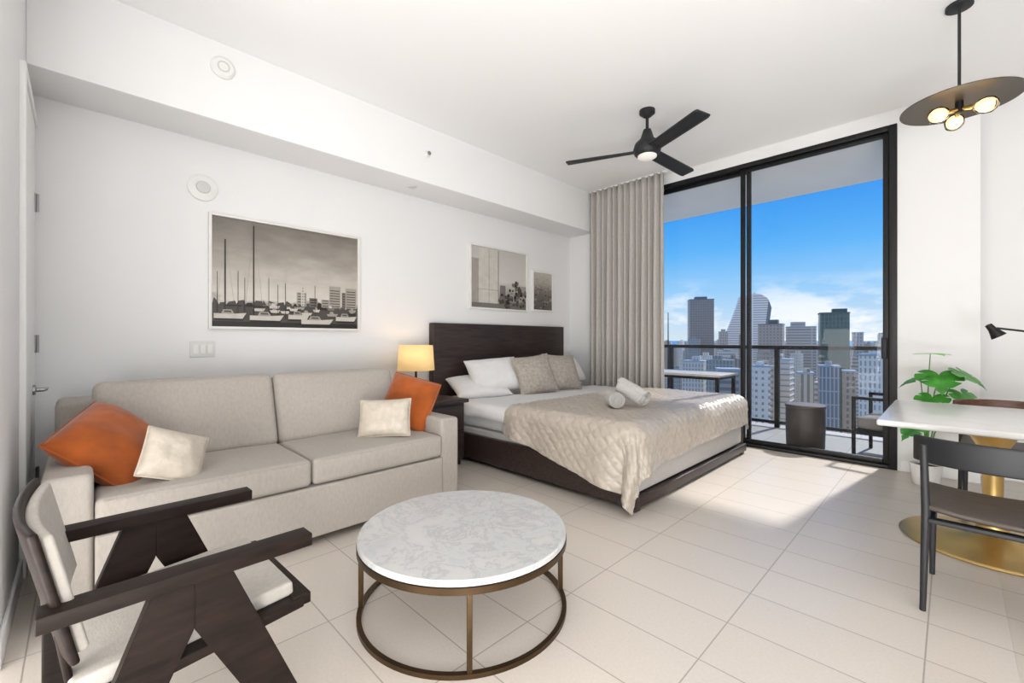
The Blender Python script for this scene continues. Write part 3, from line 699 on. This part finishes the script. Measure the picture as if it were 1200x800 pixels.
# x, y, z of the leaf base, size, azimuth, dip (negative = pointing up), split
specs=[(.03,-.10,1.09,.14,-60,-4,0),(-.03,-.08,.90,.15,-165,28,1),(.08,-.12,.92,.165,-80,42,1),(.20,-.05,.95,.17,-15,34,1),(-.05,-.12,.50,.15,-140,40,1),(.21,-.09,.78,.15,-30,42,1),(.04,-.13,.74,.13,-110,46,1)]
for x,y,z,Lf,az,dip,sp in specs:
    b=NB(); tube(b,[(0,0,.155),(x*.25,y*.25,.155+(z-.155)*.45),(x*.65,y*.65,.155+(z-.155)*.8),(x,y,z)],[.006,.005,.004,.003],8); s=obj('stem',b,M['stem'],mp_)
    b=leafmesh(Lf,sp); Rm=Matrix.Rotation(math.radians(az-90),3,'Z')@Matrix.Rotation(math.radians(-dip),3,'X')
    bmesh.ops.transform(b,verts=b.verts[:],matrix=Matrix.Translation((x,y,z))@Rm.to_4x4()); obj('leaf',b,M['leaf2'] if sp==0 else M['leaf'],s,ang=70)

# ------------------------------------------------------------------ floor lamp at the right edge
fl=thing('floor_lamp','black swing arm reading lamp reaching in beside the plant','floor lamp',(.77,4.75,0))
b=NB(); lathe(b,[(0,0),(.14,0),(.14,.015),(.02,.025),(0,.025)],32); obj('base',b,M['black'],fl)
b=NB(); tube(b,[(0,0,.02),(0,0,1.2)],.01,10); obj('pole',b,M['black'],fl)
b=NB(); tube(b,[(0,0,1.19),(-.3,-.02,1.24),(-.54,-.04,1.285)],.007,8); obj('arm',b,M['black'],fl)
b=NB(); Rm=Vector((0,0,1)).rotation_difference(Vector((-.5,-.05,.8))).to_matrix(); lathe(b,[(.0,.045),(.02,.04),(.024,.0),(.044,-.06),(.04,-.06),(.016,.0),(0,.01)],24,(-.56,-.04,1.275),Rm); obj('lamp_shade',b,M['black'],fl)

# ------------------------------------------------------------------ city
def P(px,d,z=0): return FW*d+RT*((px-600)/F*d)+Vector((0,0,z))
ZG=-110; OCC=[]
b=NB(); c0=P(900,9000,ZG)
sheet(b,2,2,lambda u,v: c0+RT*(u-.5)*40000+FW*(v-.5)*20000); o=struct('city_ground',b,mat('city ground',(140,146,138),.95,var=.25,scale=.012,emit=.12),'green and grey city floor far below')  # ground and sea glow faintly, haze light put into their colour
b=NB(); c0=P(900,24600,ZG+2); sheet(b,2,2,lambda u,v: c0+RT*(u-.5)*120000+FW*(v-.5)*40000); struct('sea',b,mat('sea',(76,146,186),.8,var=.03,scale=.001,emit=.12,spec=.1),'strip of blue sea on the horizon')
def fz(y,d): return H+(398-y)/F*d
def tower(name,label,px0,px1,yt,d,dep,m,yaw=0,pent=None,slabs=None,roofm=None,group=None):
    p0=math.atan((px0-600)/F); p1=math.atan((px1-600)/F); pm=(p0+p1)/2; rho=d/math.cos(pm)
    w=rho*(p1-p0)*.97-abs(math.sin(math.radians(yaw)))*dep*.7; zt=fz(yt,d)
    dirv=FW*math.cos(pm)+RT*math.sin(pm); c=dirv*(rho+dep/2)
    t=thing(name,label,'building',(c.x,c.y,ZG),A-pm+math.radians(yaw),group)
    OCC.append((c.x,c.y,math.hypot(w,dep)/2+3))
    hh=zt-ZG; b=NB(); rbox(b,(0,0,hh/2),(w,dep,hh),.05); obj('facade',b,m,t)
    b=NB(); rbox(b,(0,0,hh+.4),(w+.8,dep+.8,.9),.1); obj('roof_slab',b,roofm or M['concrete'],t)
    if pent: 
        b=NB(); rbox(b,(w*pent[0],0,hh+.8+pent[2]/2),(w*pent[1],dep*.5,pent[2]),.1); obj('penthouse',b,roofm or m,t)
    if slabs:
        b=NB(); k=0
        while k*slabs<hh-2: rbox(b,(0,0,hh-k*slabs-1.2),(w+1.0,dep+1.0,.5),.02,1); k+=1
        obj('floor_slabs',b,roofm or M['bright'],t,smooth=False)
    return t
M['bright']=mat('pale concrete',(216,211,204),.8,var=.03,scale=.2,emit=.24)  # slabs and tower roofs get a painted-in haze glow as well
fg=lambda *a,**k: gridmat(*a,**k)
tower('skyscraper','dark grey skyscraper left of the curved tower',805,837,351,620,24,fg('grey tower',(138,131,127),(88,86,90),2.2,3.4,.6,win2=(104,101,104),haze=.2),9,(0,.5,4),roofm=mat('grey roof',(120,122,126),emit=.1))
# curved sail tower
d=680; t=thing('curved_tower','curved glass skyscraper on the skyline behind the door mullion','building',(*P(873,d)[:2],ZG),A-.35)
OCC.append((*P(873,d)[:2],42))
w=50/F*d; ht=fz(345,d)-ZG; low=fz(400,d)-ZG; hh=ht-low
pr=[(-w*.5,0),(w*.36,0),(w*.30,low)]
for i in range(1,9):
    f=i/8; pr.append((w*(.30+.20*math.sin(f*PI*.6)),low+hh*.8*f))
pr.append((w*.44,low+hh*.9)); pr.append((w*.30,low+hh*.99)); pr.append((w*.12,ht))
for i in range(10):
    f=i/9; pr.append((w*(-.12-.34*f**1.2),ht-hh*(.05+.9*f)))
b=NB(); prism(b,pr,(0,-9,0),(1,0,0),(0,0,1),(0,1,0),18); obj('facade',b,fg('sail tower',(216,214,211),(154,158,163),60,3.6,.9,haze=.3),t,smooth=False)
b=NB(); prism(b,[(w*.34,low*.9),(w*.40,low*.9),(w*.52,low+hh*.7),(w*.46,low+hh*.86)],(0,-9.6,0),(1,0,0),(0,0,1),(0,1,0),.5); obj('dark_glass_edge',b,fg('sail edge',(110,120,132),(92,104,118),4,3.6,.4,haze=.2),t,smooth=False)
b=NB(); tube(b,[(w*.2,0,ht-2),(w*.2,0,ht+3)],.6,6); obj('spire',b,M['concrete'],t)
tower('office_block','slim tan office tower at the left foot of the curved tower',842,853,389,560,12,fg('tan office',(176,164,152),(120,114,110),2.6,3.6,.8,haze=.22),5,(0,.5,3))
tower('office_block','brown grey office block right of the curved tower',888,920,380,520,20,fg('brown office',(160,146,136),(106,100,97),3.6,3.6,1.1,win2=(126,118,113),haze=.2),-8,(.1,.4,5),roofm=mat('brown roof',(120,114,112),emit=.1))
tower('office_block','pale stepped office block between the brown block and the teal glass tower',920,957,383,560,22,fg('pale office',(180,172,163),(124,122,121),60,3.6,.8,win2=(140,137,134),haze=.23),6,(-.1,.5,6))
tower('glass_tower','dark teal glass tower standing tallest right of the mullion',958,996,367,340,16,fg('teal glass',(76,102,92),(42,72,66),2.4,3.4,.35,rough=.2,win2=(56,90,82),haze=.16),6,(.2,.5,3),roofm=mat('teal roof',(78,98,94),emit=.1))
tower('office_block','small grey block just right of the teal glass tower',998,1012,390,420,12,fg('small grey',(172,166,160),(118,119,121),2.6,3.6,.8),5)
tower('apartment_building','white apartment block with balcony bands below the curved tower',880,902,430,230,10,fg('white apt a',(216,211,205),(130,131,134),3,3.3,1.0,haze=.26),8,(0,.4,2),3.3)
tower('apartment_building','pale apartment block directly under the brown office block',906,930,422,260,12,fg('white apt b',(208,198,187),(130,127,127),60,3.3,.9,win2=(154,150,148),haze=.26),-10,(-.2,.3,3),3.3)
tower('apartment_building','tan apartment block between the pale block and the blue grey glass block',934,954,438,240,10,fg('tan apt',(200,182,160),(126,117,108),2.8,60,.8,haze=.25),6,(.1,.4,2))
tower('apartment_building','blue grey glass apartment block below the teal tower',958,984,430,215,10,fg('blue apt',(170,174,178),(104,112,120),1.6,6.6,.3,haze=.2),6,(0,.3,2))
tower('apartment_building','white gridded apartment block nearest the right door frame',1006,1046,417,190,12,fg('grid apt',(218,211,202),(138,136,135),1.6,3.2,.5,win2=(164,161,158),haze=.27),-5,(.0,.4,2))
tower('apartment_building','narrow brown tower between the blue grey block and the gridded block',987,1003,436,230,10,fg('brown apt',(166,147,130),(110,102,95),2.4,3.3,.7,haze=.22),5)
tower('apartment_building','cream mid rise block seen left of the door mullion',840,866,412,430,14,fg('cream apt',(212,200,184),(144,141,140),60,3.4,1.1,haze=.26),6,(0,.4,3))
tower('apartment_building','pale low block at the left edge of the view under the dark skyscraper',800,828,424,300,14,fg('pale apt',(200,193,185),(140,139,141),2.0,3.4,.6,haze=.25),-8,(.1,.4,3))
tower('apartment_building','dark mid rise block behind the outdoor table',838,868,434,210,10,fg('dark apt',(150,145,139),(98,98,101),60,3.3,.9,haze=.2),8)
b=NB(); p=P(783,420); bmz=fz(366,420); tube(b,[(p.x,p.y,ZG),(p.x,p.y,bmz)],[1.2,.4],6); o=obj('antenna_mast',b,M['blackmatte']); tag(o,'thin tall mast at the left edge of the skyline','mast')
OCC.append((p.x,p.y,4))
rr=random.Random(11)
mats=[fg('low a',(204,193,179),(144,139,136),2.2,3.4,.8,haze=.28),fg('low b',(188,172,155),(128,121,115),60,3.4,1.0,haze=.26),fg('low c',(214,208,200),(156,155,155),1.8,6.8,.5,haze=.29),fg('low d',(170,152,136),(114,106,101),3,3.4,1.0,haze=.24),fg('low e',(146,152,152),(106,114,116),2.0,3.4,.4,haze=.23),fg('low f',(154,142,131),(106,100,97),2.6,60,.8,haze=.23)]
cnt=0; tries=0
while cnt<220 and tries<30000:
    tries+=1
    px=rr.uniform(772,1056); d=rr.uniform(240,2000)
    if d>900: yt=rr.uniform(400,409)
    elif d>550: yt=rr.uniform(391,412)
    else: yt=rr.uniform(406,450)
    w=rr.uniform(6,17); dp=rr.uniform(7,14); c=P(px,d); rad=math.hypot(w,dp)/2+1
    if any((c.x-x)**2+(c.y-y)**2<(rad+r_)**2 for x,y,r_ in OCC): continue
    OCC.append((c.x,c.y,rad)); hh=fz(yt,d)-ZG
    b=NB(); rbox(b,(0,0,hh/2),(w,dp,hh),.05)
    rbox(b,(w*rr.uniform(-.2,.2),0,hh+rr.uniform(.4,1.4)),(w*rr.uniform(.3,.6),dp*.5,3.2),.05)
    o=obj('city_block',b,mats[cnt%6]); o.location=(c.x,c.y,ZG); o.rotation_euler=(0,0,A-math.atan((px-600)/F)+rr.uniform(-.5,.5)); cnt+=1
    tag(o,'small pale block among the low rise buildings of the distant city','building','distant low rise blocks')

# ------------------------------------------------------------------ world, lights, camera
w=bpy.data.worlds.new('sky'); S.world=w; w.use_nodes=True; nt=w.node_tree; N=nt.nodes.new; K=nt.links.new
bg=nt.nodes['Background']; tc=N('ShaderNodeTexCoord'); sp=N('ShaderNodeSeparateXYZ'); K(tc.outputs['Generated'],sp.inputs[0])
cr=N('ShaderNodeValToRGB'); e=cr.color_ramp.elements; e[0].position=0; e[0].color=L((206,224,236)); e[1].position=1; e[1].color=L((40,110,200))
for p,c in ((.04,(190,217,240)),(.10,(150,202,244)),(.18,(92,176,243)),(.28,(48,146,235))):
    k=e.new(p); k.color=L(c)
K(sp.outputs[2],cr.inputs['Fac'])
mp=N('ShaderNodeMapping'); mp.inputs['Scale'].default_value=(1,1,2.6); mp.inputs['Location'].default_value=(.35,.1,0); K(tc.outputs['Generated'],mp.inputs['Vector'])
nz=N('ShaderNodeTexNoise'); nz.inputs['Scale'].default_value=8; nz.inputs['Detail'].default_value=9; nz.inputs['Roughness'].default_value=.58; K(mp.outputs[0],nz.inputs['Vector'])
c2=N('ShaderNodeValToRGB'); c2.color_ramp.elements[0].position=.46; c2.color_ramp.elements[1].position=.60; K(nz.outputs['Fac'],c2.inputs['Fac'])
mk=N('ShaderNodeValToRGB'); e=mk.color_ramp.elements; e[0].position=0; e[0].color=(1,1,1,1); e[1].position=.13; e[1].color=(0,0,0,1); k=e.new(.065); k.color=(.8,.8,.8,1)
K(sp.outputs[2],mk.inputs['Fac'])
ml=N('ShaderNodeMath'); ml.operation='MULTIPLY'; K(c2.outputs['Color'],ml.inputs[0]); K(mk.outputs['Color'],ml.inputs[1])
mx=N('ShaderNodeMix'); mx.data_type='RGBA'; K(ml.outputs[0],mx.inputs[0]); K(cr.outputs['Color'],mx.inputs[6]); mx.inputs[7].default_value=(.92,.95,1,1)
K(mx.outputs[2],bg.inputs['Color']); bg.inputs['Strength'].default_value=1.08

def light(name,typ,loc,energy,color=(1,1,1),size=1,target=None,size_y=None):
    l=bpy.data.lights.new(name,typ); l.energy=energy; l.color=color
    if typ=='AREA':
        l.size=size
        if size_y: l.shape='RECTANGLE'; l.size_y=size_y
    elif typ=='SUN': l.angle=math.radians(2.5)
    else: l.shadow_soft_size=size
    o=bpy.data.objects.new(name,l); COL.objects.link(o); o.location=loc
    if target is not None: o.rotation_euler=(Vector(target)-Vector(loc)).to_track_quat('-Z','Y').to_euler()
    return o
light('sun','SUN',(-5,20,20),4.2,(1,.96,.9),target=Vector((-5,20,20))+Vector((-.15,-1,-.84)))
light('rear_fill_high','AREA',(.9,-1.3,3.25),36,(1,.985,.96),2.6,target=(-.2,.3,0))  # added overhead area fill behind the camera, out of view
light('rear_fill_low','AREA',(-1.2,-1.1,.5),70,(1,.985,.965),1.5,target=(-3.4,3.2,3.1))  # added low fill behind the camera, lifts the bulkhead underside
light('bounce_fill','AREA',(1.0,-.5,.45),165,(1,.992,.985),1.6,target=(.5,2.8,3.32))  # added unseen fill thrown up at the ceiling
light('bedside_bulb','POINT',(-3.8,2.40,1.07),4,(1,.72,.42),.04)
light('pendant_bulb','POINT',(.035,3.95,2.50),2,(1,.78,.5),.06)

cam=bpy.data.cameras.new('camera'); co=bpy.data.objects.new('camera',cam); COL.objects.link(co); S.camera=co
co.location=(0,0,H); co.rotation_euler=(PI/2,0,A); cam.sensor_width=36; cam.lens=F/1200*36; cam.shift_y=-2/1200; cam.clip_start=.05; cam.clip_end=80000
S.view_settings.view_transform='Standard'; S.view_settings.look='None'; S.view_settings.exposure=0
